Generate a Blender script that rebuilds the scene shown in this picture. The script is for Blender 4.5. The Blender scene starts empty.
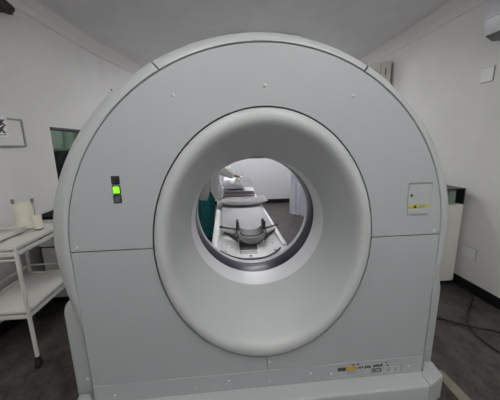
import bpy, bmesh, math, random
from math import sin, cos, pi, sqrt, radians, atan2
from mathutils import Vector, Matrix, noise as mnoise
random.seed(4)
S = bpy.context.scene
COL = S.collection
V = Vector

# ------------------------------------------------------------------ materials
def mat(name, rgb, rough=.5, metal=0., var=0., vscale=8., bump=0., bscale=120., coat=0., spec=.5):
    m = bpy.data.materials.new(name); m.use_nodes = True
    nt = m.node_tree; b = nt.nodes['Principled BSDF']
    c = (rgb[0], rgb[1], rgb[2], 1)
    b.inputs['Base Color'].default_value = c
    b.inputs['Roughness'].default_value = rough
    b.inputs['Metallic'].default_value = metal
    b.inputs['Specular IOR Level'].default_value = spec
    b.inputs['Coat Weight'].default_value = coat
    if var or bump:
        tc = nt.nodes.new('ShaderNodeTexCoord')
    if var:
        n = nt.nodes.new('ShaderNodeTexNoise'); n.inputs['Scale'].default_value = vscale; n.inputs['Detail'].default_value = 6
        r = nt.nodes.new('ShaderNodeValToRGB')
        r.color_ramp.elements[0].position = .3; r.color_ramp.elements[1].position = .7
        r.color_ramp.elements[0].color = tuple(max(0, x*(1-var)) for x in rgb)+(1,)
        r.color_ramp.elements[1].color = tuple(min(1, x*(1+var)) for x in rgb)+(1,)
        nt.links.new(tc.outputs['Object'], n.inputs['Vector']); nt.links.new(n.outputs['Fac'], r.inputs['Fac'])
        nt.links.new(r.outputs['Color'], b.inputs['Base Color'])
    if bump:
        n2 = nt.nodes.new('ShaderNodeTexNoise'); n2.inputs['Scale'].default_value = bscale; n2.inputs['Detail'].default_value = 3
        bp = nt.nodes.new('ShaderNodeBump'); bp.inputs['Strength'].default_value = bump; bp.inputs['Distance'].default_value = .004
        nt.links.new(tc.outputs['Object'], n2.inputs['Vector']); nt.links.new(n2.outputs['Fac'], bp.inputs['Height'])
        nt.links.new(bp.outputs['Normal'], b.inputs['Normal'])
    return m

def emis(name, rgb, strength):
    m = mat(name, rgb, .4); b = m.node_tree.nodes['Principled BSDF']
    b.inputs['Emission Color'].default_value = (*rgb, 1); b.inputs['Emission Strength'].default_value = strength
    return m

M = {}
M['wall'] = mat('painted_wall', (.72, .71, .69), .75, var=.03, vscale=3, bump=.25, bscale=160)
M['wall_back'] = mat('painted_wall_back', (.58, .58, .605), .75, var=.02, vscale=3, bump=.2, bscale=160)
M['wall_front'] = mat('painted_wall_white', (.86, .86, .85), .75)
M['ceiling'] = mat('ceiling_paint', (.75, .735, .745), .85, var=.04, vscale=4, bump=.2, bscale=90)
M['cornice'] = mat('cornice_plaster', (.74, .72, .69), .7)
M['black_trim'] = mat('black_skirting', (.007, .007, .008), .6, spec=.25)
M['panel'] = mat('gantry_panel', (.378, .402, .410), .42, var=.015, vscale=5, bump=.06, bscale=420)
M['rim'] = mat('gantry_rim', (.415, .435, .432), .38, bump=.04, bscale=420)
M['flare'] = mat('gantry_bezel', (.455, .472, .47), .36, bump=.03, bscale=420)
M['bore'] = mat('bore_sleeve', (.66, .66, .68), .4)
M['window'] = mat('scan_window_film', (.016, .018, .034), .28, spec=.2)
M['chassis'] = mat('chassis_dark', (.03, .03, .032), .7)
M['screw'] = mat('screw_cap', (.52, .54, .54), .3)
M['black'] = mat('black_plastic', (.012, .012, .014), .35)
M['greyb'] = mat('grey_button', (.10, .10, .095), .5, var=.5, vscale=90)
M['yellow'] = mat('yellow_label', (.47, .43, .09), .5)
M['orange'] = mat('orange_label', (.55, .30, .05), .5)
M['white_label'] = mat('white_label', (.44, .455, .455), .5)
M['grey_label'] = mat('grey_label', (.34, .36, .36), .5)
M['ink'] = mat('label_ink', (.03, .03, .035), .6)
M['greyink'] = mat('label_ink_grey', (.2, .2, .2), .6)
M['green'] = emis('green_lamp', (.22, .95, .02), 1.1)
M['white_enamel'] = mat('white_enamel', (.64, .63, .59), .4, var=.04, vscale=12)
M['white_plastic'] = mat('white_plastic', (.76, .76, .74), .4)
M['cab'] = mat('cabinet_cream', (.70, .685, .63), .5, var=.03, vscale=4)
M['rubber'] = mat('black_rubber', (.01, .01, .01), .6)
M['couch'] = mat('couch_shell', (.88, .88, .88), .4)
M['pad'] = mat('grey_vinyl_pad', (.43, .42, .43), .6, bump=.2, bscale=200)
M['pillow'] = mat('grey_pillow_fabric', (.31, .30, .31), .8, var=.08, vscale=20, bump=.3, bscale=150)
M['blanket'] = mat('grey_blanket', (.50, .47, .49), .9, var=.15, vscale=30, bump=.4, bscale=120)
M['holder'] = mat('holder_grey', (.055, .053, .056), .5)
M['cupgrey'] = mat('cup_grey', (.36, .355, .355), .5)
M['chrome'] = mat('bright_metal', (.7, .7, .7), .2, metal=1.)
M['coat'] = mat('white_coat_cotton', (.93, .93, .93), .85, bump=.25, bscale=60)
M['teal'] = mat('teal_scrubs', (.012, .19, .20), .8, var=.35, vscale=18, bump=.4, bscale=40)
M['skin'] = mat('skin', (.50, .27, .18), .55, var=.05, vscale=25)
M['hair'] = mat('dark_hair', (.02, .014, .01), .55)
M['paper'] = mat('paper', (.78, .78, .78), .7)
M['sheet'] = mat('white_linen', (.74, .75, .78), .85, bump=.4, bscale=40)
M['curtain'] = mat('curtain_cloth', (.86, .87, .93), .85, bump=.1, bscale=150)
M['jar'] = mat('cream_filling', (.84, .80, .68), .6, var=.06, vscale=28, bump=.3, bscale=60)
M['cream'] = mat('cream_cup', (.84, .80, .69), .5)
M['darkbrown'] = mat('dark_carving', (.035, .03, .024), .8, var=.7, vscale=30, bump=.6, bscale=60)
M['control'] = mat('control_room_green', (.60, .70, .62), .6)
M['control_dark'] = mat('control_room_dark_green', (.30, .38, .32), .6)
M['frame_dark'] = mat('window_frame_dark', (.05, .05, .047), .5)
M['frame_grey'] = mat('sign_frame_grey', (.26, .26, .25), .4)
M['cabtop'] = mat('black_worktop', (.008, .008, .009), .8, spec=.15)
M['lamp'] = emis('lamp_diffuser', (1, .995, .985), 10.5)
M['lamp_back'] = emis('lamp_diffuser_back', (.97, .98, 1), 27.0)
M['lamp_ctl'] = emis('lamp_diffuser_control', (.96, 1, .97), 12.0)
M['strip'] = mat('beige_strip', (.20, .185, .145), .6, var=.15, vscale=15)
M['acgrey'] = mat('ac_shell', (.62, .63, .66), .3)
M['acdark'] = mat('ac_underside', (.20, .20, .21), .5)

def glass_mat(name, tint, rough=.02):
    m = bpy.data.materials.new(name); m.use_nodes = True
    nt = m.node_tree; nt.nodes.clear()
    out = nt.nodes.new('ShaderNodeOutputMaterial'); mix = nt.nodes.new('ShaderNodeMixShader')
    tr = nt.nodes.new('ShaderNodeBsdfTransparent'); gl = nt.nodes.new('ShaderNodeBsdfGlossy')
    tr.inputs['Color'].default_value = (*tint, 1); gl.inputs['Roughness'].default_value = rough
    lw = nt.nodes.new('ShaderNodeLayerWeight'); lw.inputs['Blend'].default_value = .25
    fr = nt.nodes.new('ShaderNodeMath'); fr.operation = 'MULTIPLY'; fr.inputs[1].default_value = .05
    nt.links.new(lw.outputs['Facing'], fr.inputs[0]); nt.links.new(fr.outputs[0], mix.inputs[0]); nt.links.new(tr.outputs[0], mix.inputs[1]); nt.links.new(gl.outputs[0], mix.inputs[2])
    nt.links.new(mix.outputs[0], out.inputs['Surface'])
    return m
M['pane'] = glass_mat('lead_glass', (.90, .95, .91))
M['glass'] = glass_mat('clear_jar_glass', (.985, .99, .985))

def floor_mat():
    m = bpy.data.materials.new('vinyl_floor'); m.use_nodes = True
    nt = m.node_tree; b = nt.nodes['Principled BSDF']
    tc = nt.nodes.new('ShaderNodeTexCoord')
    n1 = nt.nodes.new('ShaderNodeTexNoise'); n1.inputs['Scale'].default_value = 9; n1.inputs['Detail'].default_value = 8; n1.inputs['Roughness'].default_value = .7
    n2 = nt.nodes.new('ShaderNodeTexNoise'); n2.inputs['Scale'].default_value = 60; n2.inputs['Detail'].default_value = 4
    mp = nt.nodes.new('ShaderNodeMapping'); mp.inputs['Scale'].default_value = (1, .75, 1); mp.inputs['Rotation'].default_value = (0, 0, .5)
    mx = nt.nodes.new('ShaderNodeMath'); mx.operation = 'MULTIPLY_ADD'; mx.inputs[1].default_value = .45
    r = nt.nodes.new('ShaderNodeValToRGB')
    r.color_ramp.elements[0].position = .52; r.color_ramp.elements[1].position = .98
    r.color_ramp.elements[0].color = (.011, .0093, .0082, 1); r.color_ramp.elements[1].color = (.108, .094, .084, 1)
    nt.links.new(tc.outputs['Object'], mp.inputs['Vector'])
    nt.links.new(mp.outputs[0], n1.inputs['Vector']); nt.links.new(tc.outputs['Object'], n2.inputs['Vector'])
    nt.links.new(n2.outputs['Fac'], mx.inputs[0]); nt.links.new(n1.outputs['Fac'], mx.inputs[2])
    nt.links.new(mx.outputs[0], r.inputs['Fac']); nt.links.new(r.outputs['Color'], b.inputs['Base Color'])
    b.inputs['Roughness'].default_value = .5
    return m
M['floor'] = floor_mat()

# ------------------------------------------------------------------ helpers
ORG = {}
def link(o): COL.objects.link(o); return o
def thing(name, label, cat, loc=(0, 0, 0), group=None):
    o = bpy.data.objects.new(name, None); o.empty_display_size = .1
    o.location = loc; link(o); ORG[o.name] = V(loc)
    o['label'] = label; o['category'] = cat
    if group: o['group'] = group
    return o
def obj(name, bm, m, parent=None, smooth=True, label=None, angle=40):
    """bm is in world coordinates; it becomes ONE mesh object"""
    bmesh.ops.recalc_face_normals(bm, faces=bm.faces[:]) if smooth != 'keep' else None
    me = bpy.data.meshes.new(name)
    if parent is not None:
        off = ORG[parent.name]
    else:
        xs = [v.co for v in bm.verts]
        off = V(((min(v.x for v in xs)+max(v.x for v in xs))/2, (min(v.y for v in xs)+max(v.y for v in xs))/2, min(v.z for v in xs)))
    bmesh.ops.translate(bm, verts=bm.verts[:], vec=-off)
    if smooth:
        for f in bm.faces: f.smooth = True
        for e in bm.edges:
            if len(e.link_faces) == 2 and e.calc_face_angle(0) > radians(angle): e.smooth = False
    bm.to_mesh(me); bm.free()
    me.materials.append(m)
    o = bpy.data.objects.new(name, me); link(o)
    if parent is not None: o.parent = parent
    else: o.location = off
    ORG[o.name] = off
    if label: o['label'] = label
    return o
def tag(o, label, cat, group=None):
    o['label'] = label; o['category'] = cat
    if group: o['group'] = group
    return o
def struct(name, bm, m, parent=None, smooth=False):
    o = obj(name, bm, m, parent, smooth)
    if parent is None: o['kind'] = 'structure'
    return o

def box(bm, a, b, bev=0., seg=2, rotz=0., piv=None):
    a = V(a); b = V(b)
    lo = V((min(a.x, b.x), min(a.y, b.y), min(a.z, b.z))); hi = V((max(a.x, b.x), max(a.y, b.y), max(a.z, b.z)))
    vs = bmesh.ops.create_cube(bm, size=1)['verts']
    for v in vs: v.co = V((lo.x+(v.co.x+.5)*(hi.x-lo.x), lo.y+(v.co.y+.5)*(hi.y-lo.y), lo.z+(v.co.z+.5)*(hi.z-lo.z)))
    if bev:
        es = list({e for v in vs for e in v.link_edges})
        r = bmesh.ops.bevel(bm, geom=es, offset=bev, segments=seg, affect='EDGES', profile=.5)
        vs = list({v for f in r['faces'] for v in f.verts} | {v for v in vs if v.is_valid})
    if rotz:
        p = V(piv) if piv else (lo+hi)/2
        bmesh.ops.rotate(bm, verts=[v for v in vs if v.is_valid], cent=p, matrix=Matrix.Rotation(rotz, 3, 'Z'))
    return bm
def bx(a, b, bev=0., seg=2, **k): return box(bmesh.new(), a, b, bev, seg, **k)
def prism(poly, z0, z1, bev=0., seg=2, bm=None):
    """polygon in x,y extruded z0..z1"""
    bm = bm or bmesh.new()
    lo = [bm.verts.new((p[0], p[1], z0)) for p in poly]; hi = [bm.verts.new((p[0], p[1], z1)) for p in poly]
    n = len(poly)
    fs = [bm.faces.new(lo[::-1]), bm.faces.new(hi)]
    for i in range(n): fs.append(bm.faces.new((lo[i], lo[(i+1) % n], hi[(i+1) % n], hi[i])))
    bmesh.ops.recalc_face_normals(bm, faces=fs)
    if bev: bmesh.ops.bevel(bm, geom=[e for e in bm.edges if e.calc_face_angle(0) > .3], offset=bev, segments=seg, affect='EDGES', profile=.5)
    return bm
def extrude_path(prof, fn, ts, closed=False, bm=None, cap=True):
    """sweep: fn(t, p) -> point for every profile point p"""
    bm = bm or bmesh.new(); rows = []
    for t in ts: rows.append([bm.verts.new(fn(t, p)) for p in prof])
    n = len(prof)
    for a, b in zip(rows, rows[1:]):
        for i in range(n if closed else n-1):
            bm.faces.new((a[i], a[(i+1) % n], b[(i+1) % n], b[i]))
    if cap and closed: bm.faces.new(rows[0][::-1]); bm.faces.new(rows[-1])
    return bm
def tube(pts, r, n=8, bm=None, cap=True):
    bm = bm or bmesh.new(); pts = [V(p) for p in pts]; rows = []
    up = V((0, 0, 1))
    for i, p in enumerate(pts):
        d = (pts[min(i+1, len(pts)-1)]-pts[max(i-1, 0)]).normalized()
        a = d.cross(up)
        if a.length < .05: a = d.cross(V((0, 1, 0)))
        a.normalize(); b = a.cross(d)
        rr = r[i] if isinstance(r, (list, tuple)) else r
        if not isinstance(rr, (list, tuple)): rr = (rr, rr)
        rows.append([bm.verts.new(p+a*(rr[0]*cos(2*pi*k/n))+b*(rr[1]*sin(2*pi*k/n))) for k in range(n)])
    for A, B in zip(rows, rows[1:]):
        for k in range(n): bm.faces.new((A[k], A[(k+1) % n], B[(k+1) % n], B[k]))
    if cap: bm.faces.new(rows[0][::-1]); bm.faces.new(rows[-1])
    return bm
def lathe(prof, c, n=28, bm=None, ax='z'):
    bm = bm or bmesh.new(); rows = []
    for (r, h) in prof:
        row = []
        for k in range(n):
            a = 2*pi*k/n
            q = (r*cos(a), r*sin(a), h) if ax == 'z' else ((r*cos(a), h, r*sin(a)) if ax == 'y' else (h, r*cos(a), r*sin(a)))
            row.append(bm.verts.new(V(c)+V(q)))
        rows.append(row)
    for A, B in zip(rows, rows[1:]):
        for k in range(n): bm.faces.new((A[k], A[(k+1) % n], B[(k+1) % n], B[k]))
    bm.faces.new(rows[0][::-1]); bm.faces.new(rows[-1])
    return bm
def smooth_pts(pts, k=6):
    pts = [V(p) for p in pts]; out = []
    P = [pts[0]]+pts+[pts[-1]]
    for i in range(1, len(P)-2):
        p0, p1, p2, p3 = P[i-1:i+3]
        for j in range(k):
            t = j/k
            out.append(.5*((2*p1)+(p2-p0)*t+(2*p0-5*p1+4*p2-p3)*t*t+(3*p1-p0-3*p2+p3)*t**3))
    return out+[pts[-1]]
def text_bm(txt, size, fn, depth=.0006):
    cu = bpy.data.curves.new('t', 'FONT'); cu.body = txt; cu.size = size; cu.extrude = depth; cu.offset = .004
    o = bpy.data.objects.new('t', cu); COL.objects.link(o)
    dg = bpy.context.evaluated_depsgraph_get(); dg.update()
    me = bpy.data.meshes.new_from_object(o.evaluated_get(dg))
    bpy.data.objects.remove(o)
    bm = bmesh.new(); bm.from_mesh(me)
    for v in bm.verts: v.co = fn(v.co)
    return bm

# ------------------------------------------------------------------ the room
XR, YB, YF, H = 2.165, 5.35, -2.7, 2.82
LA = V((-1.958, 1.53, 0)); LD = V((.088, 1, 0)).normalized(); LN = V((LD.y, -LD.x, 0))
def WL(s, z, n=0.):               # point on the left wall: s along it (equals y), n into the room
    t = (s-1.53)/LD.y
    return LA+LD*t+LN*n+V((0, 0, z))
YC = 2.80
cornerL = WL(YC, 0); D2 = V((.182, .803, 0)).normalized(); N2 = V((D2.y, -D2.x, 0))
endL = cornerL+D2*((YB-cornerL.y)/D2.y)
frontL = WL(YF, 0)
def poly_outline(extra=0.):
    return [frontL.to_2d(), cornerL.to_2d(), endL.to_2d(), (XR, YB), (XR, YF)]
struct('floor', prism(poly_outline(), -.05, 0), M['floor'])
struct('ceiling', prism(poly_outline(), H, H+.05), M['ceiling'])
struct('wall_right', bx((XR, YF, 0), (XR+.1, YB, H)), M['wall'])
struct('wall_back', bx((endL.x-.1, YB, 0), (XR+.1, YB+.1, H)), M['wall_back'])
struct('wall_front', bx((frontL.x-.1, YF-.1, 0), (XR+.1, YF, H)), M['wall_front'])
# left wall with the control-room window opening
W0, W1, WZ0, WZ1 = 1.735, 2.62, .95, 1.672
bm = bmesh.new()
def wl_box(bm, s0, s1, z0, z1, n0, n1):
    prof = [(n0, z0), (n1, z0), (n1, z1), (n0, z1)]
    return extrude_path(prof, lambda t, p: WL(t, p[1], p[0]), [s0, s1], True, bm)
for a in ((YF, W0, 0, H), (W0, W1, 0, WZ0), (W0, W1, WZ1, H), (W1, YC, 0, H)): wl_box(bm, *a, -.12, 0)
struct('wall_left', bm, M['wall'])
bm = bmesh.new()
extrude_path([(-.1, 0), (0, 0), (0, H), (-.1, H)], lambda t, p: cornerL+D2*t+N2*p[0]+V((0, 0, p[1])), [0, (endL-cornerL).length], True, bm)
struct('wall_left_rear', bm, M['wall'])
# cornices
CP = [(0, 2.66), (.012, 2.66), (.03, 2.725), (.034, 2.727), (.06, H-.001), (0, H-.001)]
struct('trim_1', extrude_path(CP, lambda t, p: WL(t, p[1], p[0]), [YF, YC+.005], True), M['cornice'])
struct('trim_2', extrude_path(CP, lambda t, p: cornerL+D2*t+N2*p[0]+V((0, 0, p[1])), [0, (endL-cornerL).length], True), M['cornice'])
struct('trim_3', extrude_path(CP, lambda t, p: V((XR-p[0], t, p[1])), [YF, YB], True), M['cornice'])
struct('trim_4', extrude_path(CP, lambda t, p: V((t, YB-p[0], p[1])), [endL.x, XR], True), M['cornice'])
BP = [(0, 0), (.014, 0), (.014, .095), (.008, .1), (0, .1)]
struct('baseboard_left', extrude_path(BP, lambda t, p: WL(t, p[1], p[0]), [YF, YC], True), M['black_trim'])
struct('baseboard_left_rear', extrude_path(BP, lambda t, p: cornerL+D2*t+N2*p[0]+V((0, 0, p[1])), [0, (endL-cornerL).length], True), M['black_trim'])
struct('baseboard_right', extrude_path(BP, lambda t, p: V((XR-p[0], t, p[1])), [YF, YB], True), M['black_trim'])
struct('baseboard_back', extrude_path(BP, lambda t, p: V((t, YB-p[0], p[1])), [endL.x, XR], True), M['black_trim'])
# window into the control room
win = bmesh.new()
wl_box(win, W0, W1, WZ1-.022, WZ1, -.12, .006); wl_box(win, W0, W1, WZ0, WZ0+.03, -.12, .006)
wl_box(win, W1-.02, W1, WZ0+.03, WZ1-.022, -.12, .006)
w = struct('window_1', win, M['frame_dark'])
struct('window_pane', wl_box(bmesh.new(), W0+.001, W1-.02, WZ0+.03, WZ1-.022, -.075, -.065), M['pane'], w)
# control room behind the window (only what shows through the pane)
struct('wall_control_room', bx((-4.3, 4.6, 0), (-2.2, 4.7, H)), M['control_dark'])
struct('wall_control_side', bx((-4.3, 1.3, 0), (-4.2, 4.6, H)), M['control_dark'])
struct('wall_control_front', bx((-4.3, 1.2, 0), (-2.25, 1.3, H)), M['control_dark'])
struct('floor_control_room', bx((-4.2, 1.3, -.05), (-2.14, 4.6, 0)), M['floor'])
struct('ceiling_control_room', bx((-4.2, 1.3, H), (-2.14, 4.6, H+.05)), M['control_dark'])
cl = thing('ceiling_light', 'square control room ceiling light, itself unseen, lighting the room behind the window', 'lamp', (-3.1, 2.6, H-.05))  # lamp out of view, put in to light the control room
obj('lamp_frame', bx((-3.4, 2.3, H-.03), (-2.8, 2.9, H-.001)), M['white_plastic'], cl, False)
obj('diffuser', bx((-3.37, 2.33, H-.04), (-2.83, 2.87, H-.0305)), M['lamp_ctl'], cl, False)
wc = thing('wall_cabinet', 'pale green cabinet seen through the control room window', 'cabinet', (-2.75, 2.6, 0))
obj('body', bx((-3.3, 2.90, 1.455), (-2.33, 3.3, 2.3), .004), M['control'], wc, False)
obj('door', bx((-3.3, 2.874, 1.46), (-2.47, 2.898, 2.3), .004), M['control'], wc, False)
obj('handle', bx((-2.495, 2.865, 1.485), (-2.485, 2.873, 1.505)), M['black'], wc, False)
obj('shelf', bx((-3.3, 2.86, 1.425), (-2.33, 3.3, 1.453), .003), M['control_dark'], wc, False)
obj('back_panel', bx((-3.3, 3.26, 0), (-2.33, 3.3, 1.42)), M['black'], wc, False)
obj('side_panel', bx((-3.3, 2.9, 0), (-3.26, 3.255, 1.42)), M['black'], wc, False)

# ceiling lamps of the scan room
def ceiling_light(x, y, wx, wy, m, label):
    t = thing('ceiling_light', label, 'lamp', (x, y, H-.06), 'ceiling panel lights')
    obj('lamp_frame', bx((x-wx/2-.025, y-wy/2-.025, H-.04), (x+wx/2+.025, y+wy/2+.025, H-.001), .004), M['white_plastic'], t, False)
    obj('diffuser', bx((x-wx/2, y-wy/2, H-.048), (x+wx/2, y+wy/2, H-.0405)), m, t, False)
for x, y, l in ((-.6, -1.0, 'square white panel light in the ceiling in front of the scanner, left side'), (.75, -1.0, 'square white panel light in the ceiling in front of the scanner, right side'),
                (-.7, -2.2, 'square white panel light in the ceiling behind the camera, left side'), (.8, -2.2, 'square white panel light in the ceiling behind the camera, right side')):
    ceiling_light(x, y, .6, .6, M['lamp'], l)
ceiling_light(0.4, 4.3, 1.1, .55, M['lamp_back'], 'white panel light in the ceiling above the far end of the patient couch')
ceiling_light(0.36, 2.60, .9, .26, M['lamp_back'], 'extra white panel light just behind the scanner, unseen, added to brighten the couch')  # extra panel hidden by the gantry, added to brighten couch and coat

# ------------------------------------------------------------------ the scanner
G = thing('ct_scanner', 'large pale grey ring shaped scanner with round bore in the room centre', 'scanner', (0, .4, 0))
FX, FZ, FC = .534, .637, .98      # bezel opening in the front panels
AX, AZ = .905, .895               # arc of the panel outline
def outer_top(a, e=0.): return ((AX+e)*cos(a), .98+(AZ+e)*sin(a))
def ring_pt(rx, rz, zc, a): return (rx*cos(a), zc+rz*sin(a))
GAP = .0030
def slab(inner, outer, y0, y1, name, m, bev=.0015):
    bm = bmesh.new(); n = len(inner)
    A = [[bm.verts.new((p[0], y, p[1])) for p in inner] for y in (y0, y1)]
    B = [[bm.verts.new((p[0], y, p[1])) for p in outer] for y in (y0, y1)]
    for i in range(n-1):
        bm.faces.new((A[0][i], A[0][i+1], B[0][i+1], B[0][i])); bm.faces.new((A[1][i], B[1][i], B[1][i+1], A[1][i+1]))
        bm.faces.new((A[0][i], A[1][i], A[1][i+1], A[0][i+1])); bm.faces.new((B[0][i], B[0][i+1], B[1][i+1], B[1][i]))
    for i in (0, n-1): bm.faces.new((A[0][i], B[0][i], B[1][i], A[1][i]))
    return obj(name, bm, m, G, True, angle=25)
ZS = .985
# upper panel
N = 72
inn, out = [], []
for i in range(N+1):
    a = pi*i/N
    p = ring_pt(FX+.0032, FZ+.0032, FC, a); q = outer_top(a, -GAP)
    if i in (0, N): p = (p[0], ZS+GAP); q = (q[0], ZS+GAP)
    inn.append(p); out.append(q)
slab(inn, out, 0, .022, 'upper_panel', M['panel'])
def lower_panel(sg):
    inn, out = [], []
    x1, z0 = AX-GAP, .2565
    angs = [i/40*pi/2 for i in range(41)]
    ca = atan2(FC-z0, x1); angs = sorted(angs+[ca])
    for a in angs:
        p = (max(GAP/2, (FX+.0032)*cos(a)), FC-(FZ+.0032)*sin(a))
        c, s = cos(a), sin(a)
        k = min(x1/max(c, 1e-6), (FC-z0)/max(s, 1e-6)); q = (max(GAP/2, k*c), FC-k*s)
        if a == 0: p = (p[0], ZS-GAP); q = (q[0], ZS-GAP)
        inn.append((sg*p[0], p[1])); out.append((sg*q[0], q[1]))
    slab(inn, out, 0, .022, 'lower_panel', M['panel'])
lower_panel(-1); lower_panel(1)
obj('kick_panel', bx((-AX+GAP, -.003, .14), (AX-GAP, .022, .2535), .002), M['panel'], G, False)
# dark chassis behind the seams
inn = [ring_pt(FX-.02, FZ-.02, FC, 2*pi*i/96) for i in range(97)]
out = []
for i in range(97):
    a = 2*pi*i/96
    if sin(a) >= -1e-9: out.append(outer_top(a, -.01))
    else:
        c, s = cos(a), -sin(a); k = min(.895/max(abs(c), 1e-6), .78/s); out.append((k*c, .98-k*s))
slab(inn, out, .024, .05, 'chassis', M['chassis'])
# bezel: elliptical funnel
prof = [(.5315, .6345, .98, .03), (.5305, .6335, .98, .002), (.526, .628, .98, -.010), (.517, .617, .98, -.020), (.503, .601, .98, -.025),
        (.488, .583, .98, -.025), (.474, .565, .981, -.017), (.464, .551, .982, .000), (.457, .539, .983, .022), (.449, .520, .984, .06),
        (.431, .478, .986, .13), (.412, .433, .988, .21), (.400, .404, .99, .27), (.396, .394, .99, .30)]
def rings(prof, name, m, parent=G, n=112, thick=None):
    bm = bmesh.new(); rows = []
    for rx, rz, zc, y in prof:
        rows.append([bm.verts.new((rx*cos(2*pi*k/n), y, zc+rz*sin(2*pi*k/n))) for k in range(n)])
    for A, B in zip(rows, rows[1:]):
        for k in range(n): bm.faces.new((A[k], A[(k+1) % n], B[(k+1) % n], B[k]))
    for f in bm.faces: f.smooth = True
    o = obj(name, bm, m, parent, 'keep')
    return o
bz = rings(prof, 'bezel', M['flare'])
rings([(.396, .394, .99, .3005), (.391, .389, .99, .315), (.389, .387, .99, .46)], 'bore_sleeve', M['bore'])
rings([(.389, .387, .99, .4605), (.3885, .3865, .99, .462), (.3885, .3865, .99, .598), (.389, .387, .99, .5995)], 'scan_window', M['window'])
rings([(.389, .387, .99, .60), (.388, .386, .99, .605), (.392, .390, .99, .655), (.42, .42, .99, .70), (.47, .48, .99, .75), (.49, .50, .99, .775)], 'rear_bezel', M['bore'])
# small slot at the top of the bore entrance and the laser marks on the bezel
obj('laser_slot', bx((-.045, .292, 1.377), (.03, .312, 1.3885), .002), M['greyink'], G, False)
for x in (-.075, .075):
    obj('laser_mark', bx((x-.002, .235, 1.402), (x+.002, .25, 1.4125)), M['greyink'], G, False)
# rim / drum cover, in three sections with seams
BXR, BZR = 1.017, .965
def outline(u, k):
    """u in 0..1 from right foot, over the top, to left foot; k = 0 panel outline, 1 drum outline"""
    zf = .150
    if u < .22: z = zf+(.98-zf)*(u/.22); side = 1; a = None
    elif u > .78: z = zf+(.98-zf)*((1-u)/.22); side = -1; a = None
    else: a = pi*(u-.22)/.56
    if a is not None:
        p0 = outer_top(a, .001); kd = 1-(.018 if cos(a) > 0 else .006)*abs(sin(2*a))**1.5; p1 = ((BXR-.007*cos(a))*kd*cos(a), .98+BZR*kd*sin(a))
    else:
        p0 = (side*(AX+.001), z)
        e = (BXR-.007*side)*sqrt(max(0, 1-((.98-z)/BZR)**2)); p1 = (side*max(AX+.018, e), z)
    return (p0[0]*(1-k)+p1[0]*k, p0[1]*(1-k)+p1[1]*k)
RS = [(0, .022), (0, 0.0), (.04, -.003), (.22, .0), (.45, .012), (.65, .03), (.82, .055), (.94, .09), (1, .13), (1, .70), (.97, .74), (.85, .77), (.7, .78)]
us = .22+.56*(60.8/180)
def rim(u0, u1, name='rim_cover', n=60):
    bm = bmesh.new(); rows = []
    for i in range(n+1):
        u = u0+(u1-u0)*i/n
        rows.append([bm.verts.new((*(lambda q: (q[0], y, q[1]))(outline(u, k)),)) for k, y in RS])
    for A, B in zip(rows, rows[1:]):
        for i in range(len(RS)-1): bm.faces.new((A[i], A[i+1], B[i+1], B[i]))
    return obj(name, bm, M['rim'], G, True, angle=50)
g = .0007
rim(0, us-g); rim(us+g, 1-us-g, n=70); rim(1-us+g, 1)
# dark liner under the rim seams
bm = bmesh.new(); rows = []
for i in range(81):
    u = .2+.6*i/80; q0 = outline(u, .05); q1 = outline(u, .9)
    rows.append([bm.verts.new((q0[0]*.985, .026, .98+(q0[1]-.98)*.985)), bm.verts.new((q0[0]*.988, .04, .98+(q0[1]-.98)*.988)), bm.verts.new((q1[0]*.98, .15, .98+(q1[1]-.98)*.98)), bm.verts.new((q1[0]*.98, .7, .98+(q1[1]-.98)*.98))])
for A, B in zip(rows, rows[1:]):
    for i in range(3): bm.faces.new((A[i], A[i+1], B[i+1], B[i]))
obj('rim_liner', bm, M['chassis'], G)
# rear cover
inn = [ring_pt(.49, .50, .99, -pi/2+2*pi*i/100) for i in range(101)]; out = []
for i in range(101):
    a = -pi/2+2*pi*i/100
    if sin(a) >= 0: out.append((.94*cos(a), .98+.90*sin(a)))
    else:
        c, s = cos(a), -sin(a); k = min(.93/max(abs(c), 1e-6), .78/s); out.append((k*c, .98-k*s))
slab(inn, out, .776, .79, 'rear_cover', M['rim'])
# side base covers with rounded tops
for sg in (-1, 1):
    pr = [(.931, 0), (1.048, 0), (1.048, .60)]+[(1.0+.048*cos(a*pi/12), .60+.085*sin(a*pi/12)) for a in range(1, 7)]+[(.931, .66)]
    bm = extrude_path([(sg*p[0], p[1]) for p in pr], lambda t, p: V((p[0], t, p[1])), [.085, .74], True)
    bmesh.ops.recalc_face_normals(bm, faces=bm.faces[:])
    es = [e for e in bm.edges if abs(e.verts[0].co.y-e.verts[1].co.y) < 1e-6 and max(v.co.y for v in e.verts) < .1 and min(abs(v.co.x) for v in e.verts) > .99]
    bmesh.ops.bevel(bm, geom=es, offset=.03, segments=4, affect='EDGES', profile=.5)
    obj('side_cover', bm, M['rim'], G)
PZ = .153
# plinth: front piece and two chamfered corner pieces
bm = prism([(-.877, -.097), (.877, -.097), (.8885, -.0045), (-.8885, -.0045)], 0, PZ)
es = [e for e in bm.edges if all(v.co.z > .1 and v.co.y < -.08 for v in e.verts)]
bmesh.ops.bevel(bm, geom=es, offset=.012, segments=3, affect='EDGES', profile=.5)
obj('plinth', bm, M['rim'], G)
for sg in (-1, 1):
    bm = prism([(sg*x, y) for x, y in [(.8805, -.097), (1.004, -.040), (1.016, .055), (.96, .06), (.91, -.0045), (.892, -.0045)]], 0, PZ)
    es = [e for e in bm.edges if all(v.co.z > .1 for v in e.verts) and (max(v.co.y for v in e.verts) < -.03 or min(abs(v.co.x) for v in e.verts) > .98)]
    bmesh.ops.bevel(bm, geom=es, offset=.012, segments=3, affect='EDGES', profile=.5)
    obj('plinth_corner', bm, M['rim'], G)
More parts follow.
